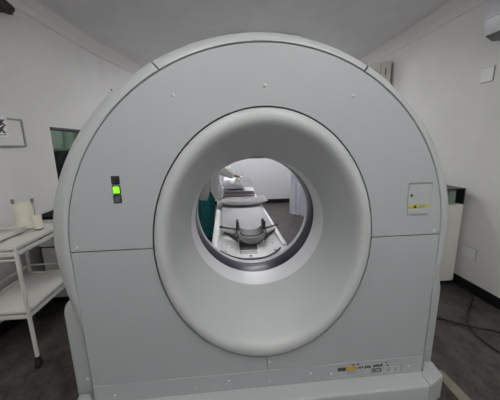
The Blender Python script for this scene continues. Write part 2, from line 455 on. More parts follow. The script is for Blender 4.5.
# domed screw caps
def screw(x, z, y=0., r=.0085):
    obj('screw_cap', lathe([(r, .0), (r, -.002), (r*.7, -.0045), (.001, -.0055)], (x, y, z), 14, ax='y'), M['screw'], G)
for x, z in ((-.394, 1.665), (-.002, 1.703), (.397, 1.659), (-.871, 1.006), (.871, 1.004), (.013, .305)): screw(x, z)
for x, z in ((-.384, .19), (-.208, .212), (.012, .186), (.24, .21), (.36, .195), (.815, .195), (-.80, .19)): screw(x, z, -.003, .007)
screw(.918, .309, -.004, .0075); screw(-.918, .307, -.004, .0075)
screw(.6, .08, -.097, .008); screw(-.45, .08, -.097, .008)
# indicator lamps
for z, m, l in ((1.3105, 'black', 'black unlit indicator lamp'), (1.268, 'green', 'bright green lit indicator lamp'), (1.227, 'greyb', 'dark grey speckled button')):
    f = obj('indicator_frame', bx((-.687, -.0035, z-.0185), (-.651, .0015, z+.0195), .002), M['black'], G, False)
    obj('indicator_lamp', bx((-.682, -.006, z-.0140), (-.656, -.0036, z+.0145), .002), M[m], f, False, label=l)
# access panel with dark gap and keyhole, warning label
obj('access_gap', bx((.708, -.0012, 1.137), (.8315, .0005, 1.2565)), M['greyink'], G, False)
ap = obj('access_door', bx((.7075, -.0045, 1.137), (.8275, -.0013, 1.2475), .001), M['panel'], G, False)
obj('keyhole', lathe([(.007, -.0046), (.007, -.006), (.004, -.0062)], (.724, 0, 1.193), 14, ax='y'), M['black'], ap)
wl_ = obj('warning_label', bx((.714, -.0058, 1.1275), (.822, -.0048, 1.1475)), M['yellow'], G, False, label='yellow warning label')
bm = bmesh.new(); vs = [bm.verts.new(p) for p in ((.737, -.0063, 1.130), (.757, -.0063, 1.130), (.747, -.0063, 1.145))]; bm.faces.new(vs)
bmesh.ops.solidify(bm, geom=bm.faces[:], thickness=.0004)
obj('warning_triangle', bm, M['ink'], wl_, False)
obj('warning_print', box(bx((.765, -.0064, 1.138), (.805, -.0059, 1.1425)), (.765, -.0064, 1.131), (.798, -.0059, 1.1345)), M['greyink'], wl_, False)
nl = obj('notice_label', bx((.712, -.0055, 1.099), (.826, -.0003, 1.1265)), M['white_label'], G, False, label='white notice label with grey print')
bm = bmesh.new()
for k in range(3): box(bm, (.712, -.0061, 1.117-.007*k), (.82-.03*(k == 2)-.01*k, -.0056, 1.1195-.007*k))
obj('notice_print', bm, M['grey_label'], nl, False)
# labels along the kick panel
def lab(x0, x1, z0, z1, m, name='type_label', lb=None): return obj(name, bx((x0, -.0042, z0), (x1, -.0031, z1)), M[m], G, False, label=lb)
def pr_(parent, rects, m='ink'):
    bm = bmesh.new()
    for (a, b, c, d) in rects: box(bm, (a, -.0049, c), (b, -.0043, d))
    obj('print', bm, M[m], parent, False)
l1 = lab(0.3970, 0.4418, .206, .228, 'ink', lb='black label at the left end of the row')
pr_(l1, [(0.4034, .43, .220, .2225), (0.4034, .42, .212, .2145)], 'greyink')
l2 = lab(0.4422, 0.5021, .205, .235, 'orange', lb='orange label')
pr_(l2, [(0.4491, 0.4765, .222, .2245), (.45, 0.4948, .213, .216)], 'yellow')
lab(0.4527, 0.4966, .182, .2045, 'grey_label', lb='grey label')
for x0, x1, z0, z1 in ((0.4765, 0.4902, .2365, .243), (0.5048, 0.5203, .2365, .243)): lab(x0, x1, z0, z1, 'ink', lb='small black sticker')
l3 = lab(0.5030, .55, .208, .2305, 'white_label', lb='white label with bold black print')
pr_(l3, [(0.5085, 0.5158, .212, .22), (0.5176, 0.5231, .214, .228), (0.5267, 0.5331, .212, .226), (0.5359, 0.5423, .214, .228)])
l4 = lab(0.5487, 0.5889, .206, .2285, 'white_label', lb='white label with bold black print')
pr_(l4, [(0.5514, 0.5596, .209, .225), (0.5624, 0.5715, .212, .226), (0.5743, 0.5861, .209, .225)])
l5 = lab(0.5980, 0.6620, .208, .2335, 'white_label', lb='white label with bold black print')
pr_(l5, [(0.6026, 0.6126, .212, .228), (0.6145, 0.6272, .215, .230), (0.6300, 0.6409, .212, .228), (0.6446, 0.6574, .214, .230)])
l6 = lab(0.5925, 0.6565, .171, .206, 'grey_label', lb='grey rating plate')
pr_(l6, [(0.5962, 0.6501, .198, .203), (0.5962, 0.6227, .188, .1925), (0.5962, 0.6409, .179, .183), (0.6437, 0.6528, .180, .194)])
l7 = lab(0.5450, 0.5852, .178, .2035, 'white_label', lb='pale label with faint grey print')
pr_(l7, [(0.5496, .59, .196, .198), (0.5496, 0.5770, .189, .191), (0.5496, 0.5679, .182, .184)], 'grey_label')
l8 = lab(0.6729, 0.7780, .166, .2275, 'white_label', lb='large white rating plate')
pr_(l8, [(0.6821, 0.6930, .2125, .221), (0.6930, 0.7753, .2185, .2202)])
for q_ in [(0.6875, 0.6930, .176, .19), (0.6967, 0.7022, .176, .205), (0.7341, 0.7405, .176, .198), (0.7689, 0.7730, .17, .2195)]: pr_(l8, [q_], 'greyink')
lab(0.6766, 0.6848, .230, .238, 'ink', lb='small black sticker')
obj('seam', bx((-.0012, -.0008, .2575), (.0012, .0005, .342)), M['chassis'], G, False)

# ------------------------------------------------------------------ patient couch
CX = .025
Cc = thing('patient_couch', 'long white scanner couch running back from behind the ring', 'couch', (CX, 2.5, 0))
def rrect(x0, x1, y0, y1, r, n=7):
    o = []
    for cx, cy, a0 in ((x1-r, y0+r, -pi/2), (x1-r, y1-r, 0), (x0+r, y1-r, pi/2), (x0+r, y0+r, pi)):
        o += [(cx+r*cos(a0+pi/2*i/n), cy+r*sin(a0+pi/2*i/n)) for i in range(n+1)]
    return o
obj('pedestal', prism(rrect(-.22, .27, 1.1, 4.0, .06), 0, .40, .01), M['couch'], Cc)
def couch_plan(x0, x1, y0, d, y1, n=24):
    xm, hw = (x0+x1)/2, (x1-x0)/2
    return [(xm+hw*t, y0+d*abs(t)**3.2) for t in [-1+2*i/n for i in range(n+1)]]+[(x1, y1), (x0, y1)]
obj('table_shell', prism(couch_plan(-.345, .366, .815, .20, 4.12), .40, .53, .022, 3), M['couch'], Cc)
for x0, x1 in ((-.341, -.285), (.312, .358)):
    obj('side_rail', bx((x0, 1.08, .525), (x1, 4.05, .552), .01, 3), M['couch'], Cc)
# curved front lip of the cradle
pts = [(.012+.27*t, .806+.21*abs(t)**2.2, .540) for t in [-1+2*i/28 for i in range(29)]]
obj('front_lip', tube(pts, .0065, 8), M['holder'], Cc, label='dark curved seam at the couch end')
obj('cradle', prism(couch_plan(-.25, .275, .826, .20, 1.5), .5305, .5435, .003), M['couch'], Cc)
for x, y in ((-.198, 1.163), (-.154, 1.068), (.172, 1.069), (.233, 1.143)):
    obj('hole', lathe([(.007, 0), (.007, .0012), (.003, .0014)], (x, y, .5435), 12), M['black'], Cc)
for x, y in ((-.205, .985), (.0, .852), (.225, .96)):
    obj('screw', lathe([(.014, 0), (.014, .006), (.008, .010), (.001, .011)], (x, y, .5435), 14), M['chrome'], Cc)
pl = obj('name_plate', bx((-.088, .905, .5437), (.065, .985, .5452)), M['white_label'], Cc, False, label='pale grey name plate')
obj('print', bx((-.05, .935, .5453), (.045, .952, .5456)), M['grey_label'], pl, False)
obj('plate_mark', bx((-.085, .93, .5453), (-.077, .975, .5458)), M['black'], pl, False)
# head holder: shallow cup with a deep front, two uprights and side bars
HX, HZ = .035, .665
A_ = [pi+pi*k/28 for k in range(29)]
def crescent(r0, h0, r1, h1): return [(HX+r0*cos(a), HZ+h0*sin(a)) for a in A_]+[(HX+r1*cos(a), HZ+h1*sin(a)) for a in A_[::-1]]
def cup_mesh(pf, yy):
    bm = bmesh.new(); n = len(pf); rows = [[bm.verts.new((p[0], y, p[1])) for p in pf] for y in yy]
    for A, B in zip(rows, rows[1:]):
        for i in range(n): bm.faces.new((A[i], A[(i+1) % n], B[(i+1) % n], B[i]))
    for r_ in (rows[0], rows[-1]):
        for i in range(28): bm.faces.new((r_[i], r_[i+1], r_[n-2-i], r_[n-1-i]))
    return bm
hh = obj('head_holder', cup_mesh(crescent(.113, .046, .130, .106), [1.10, 1.2, 1.30]), M['cupgrey'], Cc, label='grey curved head cup')
obj('cup_rim', cup_mesh(crescent(.1305, .1065, .139, .117), [1.095, 1.2, 1.31]), M['holder'], hh, label='dark rim of the head cup')
obj('cup_lining', cup_mesh(crescent(.102, .036, .1125, .0455), [1.13, 1.2, 1.31]), M['holder'], hh)
for sg in (-1, 1):
    obj('upright', extrude_path([(.108, .655), (.142, .655), (.139, .735), (.127, .748), (.113, .735)], lambda t, p: V((HX+sg*p[0], t, p[1])), [1.20, 1.30], True), M['holder'], hh, label='dark upright wing of the head cup')
obj('cup_shadow', prism([(-.085, 1.0), (.072, 1.0), (.082, 1.25), (-.082, 1.25)], .5437, .5475), M['holder'], Cc)  # thin dark plate that copies the shade under the head cup
for sg in (-1, 1):
    obj('side_bar', tube([(HX+sg*.15, 1.235, .628), (HX+sg*.21, 1.30, .62), (HX+sg*.262, 1.36, .615)], [(.010, .016), (.010, .015), (.009, .012)], 10), M['couch'], Cc, label='white side bar of the head cup')
    obj('bar_top', tube([(HX+sg*.14, 1.26, .655), (HX+sg*.21, 1.335, .643), (HX+sg*.29, 1.42, .632)], [.009, .010, .008], 10), M['holder'], Cc, label='dark rod along the side bar')
    obj('bar_wing', extrude_path([(0, .548), (.02, .548), (.02, .605), (0, .605)], lambda t, p: V((HX+sg*(.125+.135*t), 1.17+.17*t+p[0], p[1] if p[1] > .57 else p[1]+.045*t)), [0, .3, .6, 1], True), M['holder'], Cc)
    obj('bar_knob', lathe([(.010, -.018), (.014, -.012), (.014, .012), (.009, .018)], (HX+sg*.285, 1.42, .634), 12, ax='x'), M['holder'], Cc)

# mattress pad on the couch
bm = bx((-.258, 1.42, .5535), (.308, 4.0, .592), .016, 3)
tag(obj('mattress_pad', bm, M['pad']), 'flat light grey mattress pad lying on the white couch', 'mattress')
# pillow
def cushion(x0, x1, y0, y1, z0, h, nx=30, ny=16, droop=0., wav=.006, seed=0, edge=.35, bow=0.):
    bm = bmesh.new(); g = {}
    for sd in (0, 1):
        for i in range(nx+1):
            for j in range(ny+1):
                u, v = i/nx*2-1, j/ny*2-1
                if sd == 1 and (abs(u) == 1 or abs(v) == 1): g[sd, i, j] = g[0, i, j]; continue
                k = ((1-abs(u)**4)*(1-abs(v)**4))**edge
                x = (x0+x1)/2+(x1-x0)/2*u*(1-.03*abs(v)); y = (y0+y1)/2+(y1-y0)/2*v*(1-.05*(1-abs(u)))
                n_ = mnoise.noise(V((x*6+seed, y*6, seed)))*wav
                y -= bow*(1-u*u)
                zc = z0+h*.5
                z = zc+(h*.5*k+n_*k if sd else -h*.5*k)
                z += droop*(abs(u)**2.5)
                g[sd, i, j] = bm.verts.new((x, y, z))
    for sd in (0, 1):
        for i in range(nx):
            for j in range(ny):
                f = [g[sd, i, j], g[sd, i+1, j], g[sd, i+1, j+1], g[sd, i, j+1]]
                bm.faces.new(f if sd else f[::-1])
    return bm
tag(obj('pillow', cushion(-.315, .43, 2.58, 3.02, .594, .08, droop=.012, wav=.02, edge=.5, bow=.17), M['pillow']), 'wide grey soft pillow lying across the mattress pad', 'pillow')
# folded blankets behind the pillow
def folded(x0, x1, y0, y1, z0, layers, lh, m, name, label, seed):
    bm = bmesh.new()
    for k in range(layers):
        j = lambda: random.uniform(-.012, .012)
        b2 = cushion(x0+j(), x1+j(), y0+j(), y1+j(), z0+k*lh, lh*.98, 16, 12, wav=.004, seed=seed+k, edge=.18)
        me = bpy.data.meshes.new('tmp'); b2.to_mesh(me); b2.free(); bm.from_mesh(me); bpy.data.meshes.remove(me)
    return tag(obj(name, bm, m), label, 'blanket')
folded(-.255, .31, 3.08, 3.62, .594, 2, .036, M['blanket'], 'folded_blanket', 'dark-edged grey folded blanket, lower one of the pile behind the pillow', 3)
folded(-.24, .30, 3.10, 3.60, .668, 2, .030, M['blanket'], 'folded_blanket', 'grey folded blanket, upper one of the pile behind the pillow', 9)
tag(obj('folded_sheet', cushion(-.25, .14, 3.10, 3.5, .731, .17, 26, 18, wav=.10, seed=5, edge=.4), M['sheet']), 'crumpled white sheet on top of the blanket pile', 'sheet')
tag(obj('carton', bx((-.268, 3.02, .594), (-.258, 3.075, .70)), M['paper'], None, False), 'small white card standing beside the blanket pile', 'card') if False else None

# ------------------------------------------------------------------ the person at the couch
PY = 2.86
P = thing('person', 'person in white coat and teal trousers leaning over the couch holding papers', 'person', (-.54, PY, 0))
def skin_chain(bm_target, verts, edges, radii, root=0, lv=2):
    me = bpy.data.meshes.new('sk'); me.from_pydata(verts, edges, [])
    o = bpy.data.objects.new('sk', me); COL.objects.link(o)
    md = o.modifiers.new('s', 'SKIN'); md.use_smooth_shade = True
    for i, r in enumerate(radii):
        me.skin_vertices[0].data[i].radius = r if isinstance(r, tuple) else (r, r)
        me.skin_vertices[0].data[i].use_root = (i == root)
    sb = o.modifiers.new('ss', 'SUBSURF'); sb.levels = lv; sb.render_levels = lv
    dg = bpy.context.evaluated_depsgraph_get(); dg.update()
    m2 = bpy.data.meshes.new_from_object(o.evaluated_get(dg))
    bm_target.from_mesh(m2); bpy.data.objects.remove(o)
hip = V((-.50, PY, .90)); chest = V((-.40, PY, 1.27)); neck = V((-.35, PY, 1.42)); 
handR = V((-.085, PY-.09, 1.03)); elbR = V((-.31, PY-.19, 1.17)); shR = V((-.40, PY-.17, 1.33))
handL = V((-.05, PY+.20, .98)); elbL = V((-.30, PY+.20, 1.08)); shL = V((-.40, PY+.17, 1.33))
body = bmesh.new()
vv = [hip, (-.46, PY, 1.06), chest, neck, (-.325, PY, 1.47),
      shR, elbR, handR, shL, elbL, handL,
      (-.47, PY-.085, .86), (-.475, PY-.095, .48), (-.50, PY-.10, .10), (-.45, PY-.15, .035), (-.41, PY-.19, .03),
      (-.54, PY+.085, .86), (-.575, PY+.10, .48), (-.60, PY+.11, .10), (-.55, PY+.07, .035), (-.51, PY+.03, .03)]
ee = [(0, 1), (1, 2), (2, 3), (3, 4), (2, 5), (5, 6), (6, 7), (2, 8), (8, 9), (9, 10), (0, 11), (11, 12), (12, 13), (13, 14), (14, 15), (0, 16), (16, 17), (17, 18), (18, 19), (19, 20)]
rr = [(.10, .14), (.095, .125), (.10, .15), .055, .05, .058, .042, .027, .058, .042, .027, .085, .058, .036, .036, .028, .085, .058, .036, .036, .028]
skin_chain(body, [tuple(V(v)) for v in vv], ee, rr)
# head: skull, jaw, nose, ears
def ellip(c, r, rot=None, n=20):
    vs = bmesh.ops.create_uvsphere(body, u_segments=n, v_segments=n//2+2, radius=1)['verts']
    for v in vs:
        q = V((v.co.x*r[0], v.co.y*r[1], v.co.z*r[2]))
        if rot: q = rot @ q
        v.co = q+V(c)
Rh = Matrix.Rotation(radians(35), 3, 'Y')
hc = V((-.28, PY, 1.565))
def hd(x, y, z): return hc+Rh @ V((x, y, z))
ellip(hc, (.092, .072, .105), Rh); ellip(hd(.035, 0, -.06), (.058, .052, .055), Rh)
ellip(hd(.098, 0, -.015), (.018, .013, .022), Rh, 10); ellip(hd(.088, 0, -.062), (.014, .024, .008), Rh, 10)
for s in (-1, 1): ellip(hd(-.005, s*.073, -.01), (.018, .009, .03), Rh, 10)
# hands: palm, four bent fingers and a thumb
def hand(wrist, fwd, side, up, s=1):
    fwd = fwd.normalized(); side = side.normalized(); up = up.normalized()
    pc = wrist+fwd*.045
    R = Matrix((fwd, side, up)).transposed()
    ellip(pc, (.05, .038, .016), R, 14)
    for k, ln in enumerate((.070, .078, .072, .056)):
        b = wrist+fwd*.075+side*(.027-.018*k)
        p1 = b+fwd*ln*.45-up*.008; p2 = p1+fwd*ln*.25-up*ln*.25; p3 = p2-up*ln*.3+fwd*.002
        tube([b-fwd*.02, b, p1, p2, p3], [.009, .0095, .009, .008, .006], 8, body)
    b = wrist+fwd*.02+side*.03
    tube([b-side*.015, b+side*.012+fwd*.02-up*.006, b+side*.016+fwd*.045-up*.022, b+side*.008+fwd*.065-up*.03], [.012, .012, .010, .007], 8, body)
hand(handR, V((1, .15, -.25)), V((.1, 1, 0)), V((.25, 0, 1)))
hand(handL, V((1, -.25, -.3)), V((-.2, -1, 0)), V((.3, 0, 1)))
me = bpy.data.meshes.new('b'); body.to_mesh(me); body.free()
o = bpy.data.objects.new('b', me); COL.objects.link(o)
rm = o.modifiers.new('r', 'REMESH'); rm.mode = 'VOXEL'; rm.voxel_size = .0065
sm = o.modifiers.new('m', 'SMOOTH'); sm.iterations = 2; sm.factor = .5
dg = bpy.context.evaluated_depsgraph_get(); dg.update()
m2 = bpy.data.meshes.new_from_object(o.evaluated_get(dg)); bpy.data.objects.remove(o)
bm = bmesh.new(); bm.from_mesh(m2)
obj('body', bm, M['skin'], P)
# eyes
for s in (-1, 1): 
    e = bmesh.new(); vs = bmesh.ops.create_uvsphere(e, u_segments=10, v_segments=8, radius=.009)['verts']
    bmesh.ops.translate(e, verts=vs, vec=hd(.083, s*.03, .008)); obj('eye', e, M['black'], P)
h = bmesh.new(); vs = bmesh.ops.create_uvsphere(h, u_segments=24, v_segments=16, radius=1)['verts']
for v in vs:
    q = V((v.co.x*.102, v.co.y*.082, v.co.z*.115))
    if q.x > .02 and q.z < .05: q.x = .02*.6
    if q.z < -.07: q.z = -.07
    v.co = hc+Rh @ (q+V((-.008, 0, .006)))
obj('hair', h, M['hair'], P)
# shoes
for x0, y0 in ((-.48, -.12), (-.58, .095)):
    b = bmesh.new(); q = lambda a, z: (x0+a*.72, PY+y0-a*.69, z)
    tube([q(-.075, .045), q(-.06, .05), q(0, .05), q(.06, .04), q(.10, .034), q(.125, .03)],
         [(.02, .025), (.04, .049), (.043, .049), (.046, .039), (.04, .033), (.015, .02)], 14, b)
    obj('shoe', b, M['black'], P)
def loft(rows_, closed=True, bm=None, capa=False, capb=False, wr=0., seed=0):
    bm = bm or bmesh.new(); R_ = []
    for r in rows_:
        R_.append([bm.verts.new(V(p)+V((mnoise.noise(V(p)*9+V((seed, 0, 0))), mnoise.noise(V(p)*9+V((0, seed, 3))), 0))*wr) for p in r])
    n = len(rows_[0])
    for A, B in zip(R_, R_[1:]):
        for k in range(n if closed else n-1): bm.faces.new((A[k], A[(k+1) % n], B[(k+1) % n], B[k]))
    if capa: bm.faces.new(R_[0][::-1])
    if capb: bm.faces.new(R_[-1])
    return bm
def ering(c, rx, ry, n=28, a0=0, a1=2*pi):
    full = abs(a1-a0-2*pi) < 1e-6
    return [(c[0]+rx*cos(a0+(a1-a0)*k/(n if full else n-1)), c[1]+ry*sin(a0+(a1-a0)*k/(n if full else n-1)), c[2]) for k in range(n)]
# trousers: two wide legs joined at the hips
tr = bmesh.new()
for s, kx, ax_, hx in ((-1, -.475, -.495, -.47), (1, -.575, -.60, -.54)):
    yk = PY+s*.10
    loft([ering((hx, PY+s*.07, .97), .125, .105), ering((hx, PY+s*.085, .86), .125, .10), ering((hx, PY+s*.09, .70), .112, .092), ering((kx, yk, .48), .102, .085),
          ering(((kx+ax_)/2, yk, .28), .096, .082), ering((ax_, PY+s*.108, .09), .092, .08)], True, tr, True, False, .018, s)
obj('trousers', tr, M['teal'], P, label='loose teal trousers')
# coat: front flaps that part below the waist, and sleeves
def coat_rows():
    rows_ = []; p0 = radians(-80)
    for z, cx, rx, ry, op in ((.672, -.44, .190, .25, .30), (.74, -.44, .187, .24, .16), (.81, -.445, .183, .225, .03), (.92, -.455, .172, .20, .02), (1.06, -.44, .165, .19, .02), (1.18, -.42, .16, .19, .03),
                              (1.28, -.395, .15, .195, .06), (1.36, -.375, .12, .16, .12), (1.42, -.36, .078, .085, .3)):
        rows_.append(ering((cx, PY, z), rx, ry, 48, p0+op, p0+2*pi-op))
    return rows_
ct = loft(coat_rows(), False, wr=.022, seed=2)
bmesh.ops.solidify(ct, geom=ct.faces[:], thickness=.006)
ct_o = obj('coat', ct, M['coat'], P, label='white open coat')
for sh, el, ha, nm in ((shR, elbR, handR, 1), (shL, elbL, handL, 2)):
    d1 = (ha-el).normalized()
    pts = [sh+V((-.02, 0, .035)), sh.lerp(el, .3), sh.lerp(el, .7), el, el.lerp(ha, .3), el.lerp(ha, .65), ha-d1*.015]
    b = tube(smooth_pts(pts, 4), [.082-.018*i/24+.004*sin(i*2.1) for i in range(25)], 16, cap=False)
    bmesh.ops.solidify(b, geom=b.faces[:], thickness=.005)
    obj('sleeve', b, M['coat'], ct_o)
# papers in the hand
pb = bmesh.new()
def sheet(o0, ux, uz, w_, h_, curl, nx=10, nz=8):
    g = {}
    nrm = V(ux).cross(V(uz)).normalized()
    for i in range(nx+1):
        for j in range(nz+1):
            u, v = i/nx, j/nz
            g[i, j] = pb.verts.new(V(o0)+V(ux)*w_*u+V(uz)*h_*v+nrm*(curl*sin(u*pi*1.2)*v+.01*sin(v*4)))
    fs = []
    for i in range(nx):
        for j in range(nz): fs.append(pb.faces.new((g[i, j], g[i+1, j], g[i+1, j+1], g[i, j+1])))
    bmesh.ops.solidify(pb, geom=fs, thickness=.0012)
sheet((.03, PY-.10, .99), V((1, .15, -.22)).normalized(), V((.05, -.55, -.85)).normalized(), .17, .15, .02)
sheet((-.05, PY-.02, .955), V((1, .1, -.05)).normalized(), V((-.05, -.6, -.6)).normalized(), .22, .12, -.02)
tag(obj('paper_sheet', pb, M['paper']), 'white paper sheets held in the hand over the couch', 'paper')
tag(obj('pen', tube([(.03, PY-.085, 1.005), (.085, PY-.06, 1.03)], [.004, .003], 8), M['black']), 'thin dark pen held in the hand above the papers', 'pen')

# ------------------------------------------------------------------ curtain and its ceiling track
def track(t): return V((1.10+.42*t, 4.08-.52*t, 0))
cu = bmesh.new(); n = 120; rows = []
dn = V((.52, .42, 0)).normalized(); dt = V((.42, -.52, 0)).normalized()
for z in (.05, .4, .9, 1.5, 2.2, 2.72):
    row = []
    for i in range(n+1):
        t = i/n
        amp = .046*(1-.25*(z/2.72))*(1+.3*sin(t*11))
        row.append(cu.verts.new(track(t)+dn*amp*sin(t*2*pi*5.3+.15*sin(z*2))+dt*.018*sin(t*2*pi*10.6+.8)+V((0, 0, z+.006*sin(t*20)*(z < .1)))))
    rows.append(row)
for A, B in zip(rows, rows[1:]):
    for i in range(n): cu.faces.new((A[i], A[i+1], B[i+1], B[i]))
bmesh.ops.solidify(cu, geom=cu.faces[:], thickness=.003)
tag(obj('curtain', cu, M['curtain']), 'pale blue-grey pleated curtain hanging behind the scanner bore on the right', 'curtain')
tr_ = tube([track(-.05)+V((0, 0, 2.76)), track(1.3)+V((0, 0, 2.76))], .012, 8)
for t in (.02, 1.25): tube([track(t)+V((0, 0, 2.76)), track(t)+V((0, 0, H-.001))], .008, 8, tr_)
for k in range(14): box(tr_, track(k/13)+V((-.004, -.004, 2.722)), track(k/13)+V((.004, .004, 2.757)))
tag(obj('curtain_rail', tr_, M['white_plastic']), 'white ceiling rail carrying the pale curtain', 'rail')

# ------------------------------------------------------------------ trolley on the left
TX0, TX1, TY0, TY1 = -1.86, -1.50, .465, 1.03
T = thing('trolley', 'white enamel two-shelf trolley on casters left of the scanner', 'trolley', ((TX0+TX1)/2, (TY0+TY1)/2, 0))
def tray_shelf(z, name):
    bm = bmesh.new()
    box(bm, (TX0+.008, TY0+.008, z-.012), (TX1-.008, TY1-.008, z), .002)
    for a, b in (((TX0-.012, TY0-.012), (TX1+.012, TY0+.010)), ((TX0-.012, TY1-.010), (TX1+.012, TY1+.012)), ((TX0-.012, TY0+.0105), (TX0+.010, TY1-.0105)), ((TX1-.010, TY0+.0105), (TX1+.012, TY1-.0105))):
        box(bm, (*a, z-.014), (*b, z+.010), .004); 
    o = obj(name, bm, M['white_enamel'], T)
    bm = bmesh.new()
    for a, b in (((TX0-.006, TY0-.007), (TX1+.006, TY0+.008)), ((TX0-.006, TY1-.008), (TX1+.006, TY1+.007)), ((TX0-.006, TY0+.0085), (TX0+.008, TY1-.0085)), ((TX1-.008, TY0+.0085), (TX1+.006, TY1-.0085))):
        box(bm, (*a, z-.056), (*b, z-.026), .002)
    obj('apron', bm, M['white_enamel'], o)
    return o
tray_shelf(.857, 'top_shelf'); tray_shelf(.425, 'bottom_shelf')
for lx, ly in ((TX0, TY0), (TX1, TY0), (TX0, TY1), (TX1, TY1)):
    sx = .004 if lx == TX1 else -.004
    lg = obj('leg', tube([(lx, ly, .055), (lx, ly, .843)], .0125, 12), M['white_enamel'], T)
    c = obj('caster', lathe([(.016, .040), (.019, .055), (.016, .075), (.013, .08)], (lx, ly, 0), 14), M['rubber'], lg)
    wh = lathe([(.010, -.013), (.026, -.012), (.029, -.006), (.029, .006), (.026, .012), (.010, .013)], (lx+.008, ly-.012, .029), 20, ax='x')
    obj('caster_wheel', wh, M['rubber'], lg)
rl = bmesh.new(); zr = .50
tube([(TX0, TY0, zr), (TX0, TY1, zr)], .007, 8, rl); tube([(TX0, TY1, zr), (TX1, TY1, zr)], .007, 8, rl)
tube([(TX0, TY0, .775), (TX1, TY0, .775)], .006, 8, rl)
obj('guard_rail', rl, M['white_enamel'], T)
tb = bmesh.new()
box(tb, (-1.855, .47, .8685), (-1.66, .80, .875), .002)
for a, b in (((-1.855, .47), (-1.66, .478)), ((-1.855, .792), (-1.66, .80)), ((-1.855, .4785), (-1.847, .7915)), ((-1.668, .4785), (-1.66, .7915))):
    box(tb, (*a, .8755), (*b, .9), .002)
tag(obj('instrument_tray', tb, M['white_enamel']), 'shallow white metal tray on the left of the trolley top', 'tray')
# jar and cup
J = thing('storage_jar', 'glass jar filled with cream coloured material on the trolley top', 'jar', (-1.748, .905, .858))
jc = (-1.718, .895, 0)
obj('contents', lathe([(.056, .862), (.062, .868), (.063, .99), (.062, 1.03), (.057, 1.055), (.03, 1.062)], jc, 32), M['jar'], J)
obj('glass', lathe([(.060, .8585), (.066, .864), (.067, 1.03), (.065, 1.055), (.061, 1.066), (.0612, 1.085)], jc, 32), M['glass'], J)
for cx, cy in ((-1.780, .885), (-1.656, .905)): obj('clip', bx((cx-.006, cy-.012, 1.055), (cx+.006, cy+.012, 1.088), .003), M['greyink'], J, label='small dark clip at the jar rim')
obj('clip_wire', tube([(-1.650, .895, 1.07), (-1.646, .895, 1.0), (-1.648, .895, .93)], .003, 6), M['greyink'], J)
K = thing('cup', 'small cream cup standing beside the cream filled jar', 'cup', (-1.62, .85, .858))
obj('cup_body', lathe([(.027, .866), (.0285, .95), (.029, .965), (.026, .966), (.025, .955), (.016, .952)], (-1.606, .85, 0), 24), M['cream'], K)
obj('base', lathe([(.026, .8585), (.030, .861), (.030, .8655), (.027, .8658)], (-1.606, .85, 0), 24), M['black'], K)

# black-topped drawer cabinet behind the trolley
D = thing('drawer_cabinet', 'white drawer cabinet with black top behind the trolley below the window', 'cabinet', (-1.66, 1.55, 0))
obj('worktop', bx((-1.90, 1.22, .845), (-1.42, 1.95, .862), .002), M['cabtop'], D, False, label='black worktop')
obj('front_strip', bx((-1.84, 1.20, .808), (-1.42, 1.2195, .838), .003), M['white_enamel'], D, False)
obj('carcass', bx((-1.895, 1.235, .06), (-1.425, 1.94, .8445)), M['black'], D, False)
for z0, z1 in ((.585, .655), (.335, .572), (.08, .322)):
    dr = obj('drawer', bx((-1.87 if z0 < .58 else -1.885, 1.214, z0), (-1.43, 1.2345, z1), .004), M['white_enamel'], D, False)
obj('toe_kick', bx((-1.88, 1.26, 0), (-1.44, 1.92, .0595)), M['black'], D, False)

# ------------------------------------------------------------------ things on the left wall
F = thing('notice_board', 'grey framed white notice board on the left wall', 'board', tuple(WL(1.13, 1.47)))
s0, s1, z0, z1 = .80, 1.395, 1.475, 1.712
obj('board', wl_box(bmesh.new(), s0+.01, s1-.01, z0+.01, z1-.01, 0, .010), M['wall'], F, False)
bm = bmesh.new()
wl_box(bm, s0, s1, z0, z0+.014, .001, .018); wl_box(bm, s0, s1, z1-.014, z1, .001, .018)
wl_box(bm, s0, s0+.014, z0+.014, z1-.014, .001, .018); wl_box(bm, s1-.014, s1, z0+.014, z1-.014, .001, .018)
obj('frame', bm, M['frame_grey'], F, False)
pp = thing('paper_notice', 'white paper notice with black letters stuck over the framed board', 'notice', tuple(WL(1.1, 1.56, .02)))
obj('paper', wl_box(bmesh.new(), .92, 1.235, 1.553, 1.725, .0185, .0195), M['paper'], pp, False)
def wtext(txt, size, s, z): return text_bm(txt, size, lambda c: WL(s+c.x*1.15, z+c.y, .0205+c.z))
obj('lettering', wtext('CK', .062, 1.115, 1.648), M['ink'], pp, False)
obj('lettering', wtext('X', .075, 1.14, 1.588), M['ink'], pp, False)
bm = bmesh.new()
for k in range(7): wl_box(bm, .94+.04*k, .965+.04*k+.006*(k % 2), 1.568, 1.576, .0196, .0202)
obj('small_print', bm, M['greyink'], pp, False)
# dark ornament high up, by the cornice
bm = bmesh.new(); vs = bmesh.ops.create_icosphere(bm, subdivisions=4, radius=1)['verts']
for v in vs:
    n_ = 1+.28*mnoise.noise(v.co*2.3)+.14*mnoise.noise(v.co*6)
    c = v.co*n_
    v.co = WL(1.215+c.x*.23, 2.58+c.z*.068, max(.001, .055+c.y*.055))
tag(obj('wall_ornament', bm, M['darkbrown']), 'dark mottled ornament high on the left wall just below the cornice', 'ornament')
# nail
tN = (3.1-cornerL.y)
nb = bmesh.new(); base = cornerL+D2*.239+V((0, 0, 2.273))
tube([base+N2*.0, base+N2*.02], .010, 10, nb)
tag(obj('wall_plug', nb, M['black']), 'small dark plug in the left wall near the scanner top', 'plug')

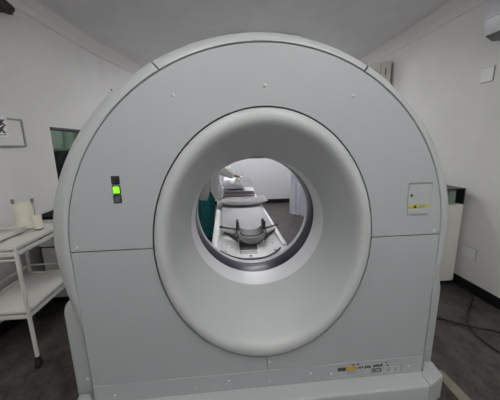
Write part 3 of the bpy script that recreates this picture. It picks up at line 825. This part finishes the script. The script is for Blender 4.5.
# ------------------------------------------------------------------ things on the right
A = thing('air_conditioner', 'white air conditioner high on the right wall', 'air conditioner', (2.06, .5, 2.26))
pr = [(2.1655, 2.27), (2.03, 2.265), (1.975, 2.29), (1.955, 2.34), (1.95, 2.50), (1.97, 2.555), (2.1655, 2.57)]
obj('shell', extrude_path(pr, lambda t, p: V((p[0], t, p[1])), [.05, 1.0], True), M['acgrey'], A, angle=30)
obj('louver', extrude_path([(1.968, 2.288), (2.03, 2.258), (2.10, 2.262), (2.10, 2.255), (2.028, 2.248), (1.962, 2.284)], lambda t, p: V((p[0], t, p[1])), [.09, .985], True), M['acdark'], A)
obj('reflection_strip', bx((1.944, .08, 2.405), (1.9515, .985, 2.414)), M['paper'], A, False, label='bright white line imitating reflected light')  # white strip stands in for a line of light reflected on the unit
# wall box behind the scanner
B = thing('wall_box', 'cream wall box with a slot just right of the scanner top', 'box', (2.06, 2.62, 2.2))
obj('shell', bx((1.84, 2.50, 2.19), (2.12, 2.62, 2.545), .008, rotz=radians(-24), piv=(2.13, 2.5, 2.3)), M['cab'], B, False)
obj('backplate', bx((2.0, 2.555, 2.22), (2.166, 2.64, 2.52)), M['frame_grey'], B, False)
obj('slot', bx((2.045, 2.489, 2.365), (2.060, 2.4985, 2.455), .0, rotz=radians(-24), piv=(2.13, 2.5, 2.3)), M['greyink'], B, False)
# cabinet behind the scanner's right side
Q = thing('equipment_cabinet', 'cream upright cabinet with dark glass top right of the scanner', 'cabinet', (1.93, 1.35, 0))
qx0, qx1, qy0, qy1 = 1.74, 2.113, 1.105, 1.60
obj('body', bx((qx0, qy0, .045), (qx1, qy1, .85), .006), M['cab'], Q, False)
obj('top_frame', box(box(box(bmesh.new(), (qx1-.012, qy0+.003, .8505), (qx1-.002, qy1, 1.008)), (qx0, qy1-.02, .8505), (qx1-.0125, qy1, 1.008)), (qx0, qy0+.003, .998), (qx1-.0125, qy1-.0205, 1.008)), M['black'], Q, False)
obj('glass_front', bx((qx0, qy0+.004, .8505), (qx1-.0125, qy0+.008, .9975)), M['pane'], Q, False)
obj('inner_tray', bx((qx0+.1, qy0+.06, .8505), (qx1-.15, qy0+.3, .94), .01), M['rubber'], Q, False)
obj('inner_box', bx((qx1-.13, qy0+.05, .8505), (qx1-.05, qy0+.2, .985), .004), M['grey_label'], Q, False)
obj('inner_card', bx((qx0+.16, qy0+.10, .945), (qx0+.24, qy0+.12, 1.005)), M['orange'], Q, False)
obj('toe_kick', bx((qx0+.02, qy0+.02, 0), (qx1-.01, qy1-.01, .0445)), M['black'], Q, False)
# wall plates
def plate(y0, y1, z0, z1, name, label, cat, grp=None):
    t = thing(name, label, cat, (XR, (y0+y1)/2, z0))
    obj('shadow_edge', bx((XR-.004, y0-.004, z0-.004), (XR+.0005, y1+.004, z1+.004)), M['grey_label'], t, False)  # grey margin around the cover imitates the plate's shadow edge
    obj('cover', bx((XR-.011, y0, z0), (XR-.0042, y1, z1), .002), M['white_plastic'], t, False)
    return t
plate(.955, 1.095, .335, .435, 'socket_plate', 'blank white plate low on the right wall beside the cabinet', 'wall plate')
plate(1.055, 1.165, 1.965, 2.085, 'cover_plate', 'square white cover plate high on the right wall', 'wall plate')
# cables on the floor
c1 = [(2.02, 1.10, .012), (2.08, 1.06, .010), (2.135, .98, .010), (2.10, .86, .010), (1.97, .75, .010), (1.84, .645, .010), (1.72, .52, .010), (1.665, .40, .010), (1.655, .28, .010), (1.68, .14, .010), (1.76, -.1, .010), (1.9, -.4, .01)]
tag(obj('cable', tube(smooth_pts(c1, 6), .0075, 8), M['rubber']), 'black cable looping from the cabinet across the dark floor', 'cable')
c2 = [(1.075, 1.02, .026), (1.25, .85, .026), (1.40, .72, .026), (1.536, .613, .026), (1.629, .50, .026), (1.72, .44, .026), (1.794, .406, .026), (1.92, .35, .026), (2.06, .31, .026)]
c2 = [(x, y, .009+(.017 if abs(x-1.70) < .1 else 0)) for x, y, z in c2]
tag(obj('cable', tube(smooth_pts(c2, 6), .0075, 8), M['rubber']), 'black cable running from behind the scanner towards the right wall', 'cable')
# floor strip beside the plinth
st = prism([(1.06, -1.2), (1.17, -1.2), (1.16, .13), (1.10, .13)], 0.0005, .006)
tag(obj('floor_strip', st, M['strip'], None, False), 'beige strip lying on the floor beside the plinth', 'strip')

# ------------------------------------------------------------------ world, camera
wd = bpy.data.worlds.new('world'); S.world = wd; wd.use_nodes = True
wd.node_tree.nodes['Background'].inputs[0].default_value = (.5, .5, .5, 1)
wd.node_tree.nodes['Background'].inputs[1].default_value = .0
cam = bpy.data.cameras.new('camera'); co = bpy.data.objects.new('camera', cam); link(co)
cam.sensor_fit = 'HORIZONTAL'; cam.sensor_width = 36; cam.lens = 36*265/500; cam.clip_start = .05
yaw, pitch, roll = .089, .203, -.019
fw = V((sin(yaw)*cos(pitch), cos(yaw)*cos(pitch), -sin(pitch))); r0 = V((cos(yaw), -sin(yaw), 0)); u0 = r0.cross(fw)
r1 = r0*cos(roll)+u0*sin(roll); u1 = -r0*sin(roll)+u0*cos(roll)
Mx = Matrix((r1, u1, -fw)).transposed().to_4x4(); Mx.translation = V((-.184, -1.21, 1.45))
co.matrix_world = Mx
S.camera = co
vs_ = S.view_settings; vs_.view_transform = 'Standard'; vs_.look = 'None'; vs_.gamma = 1; vs_.exposure = 0; vs_.use_curve_mapping = False
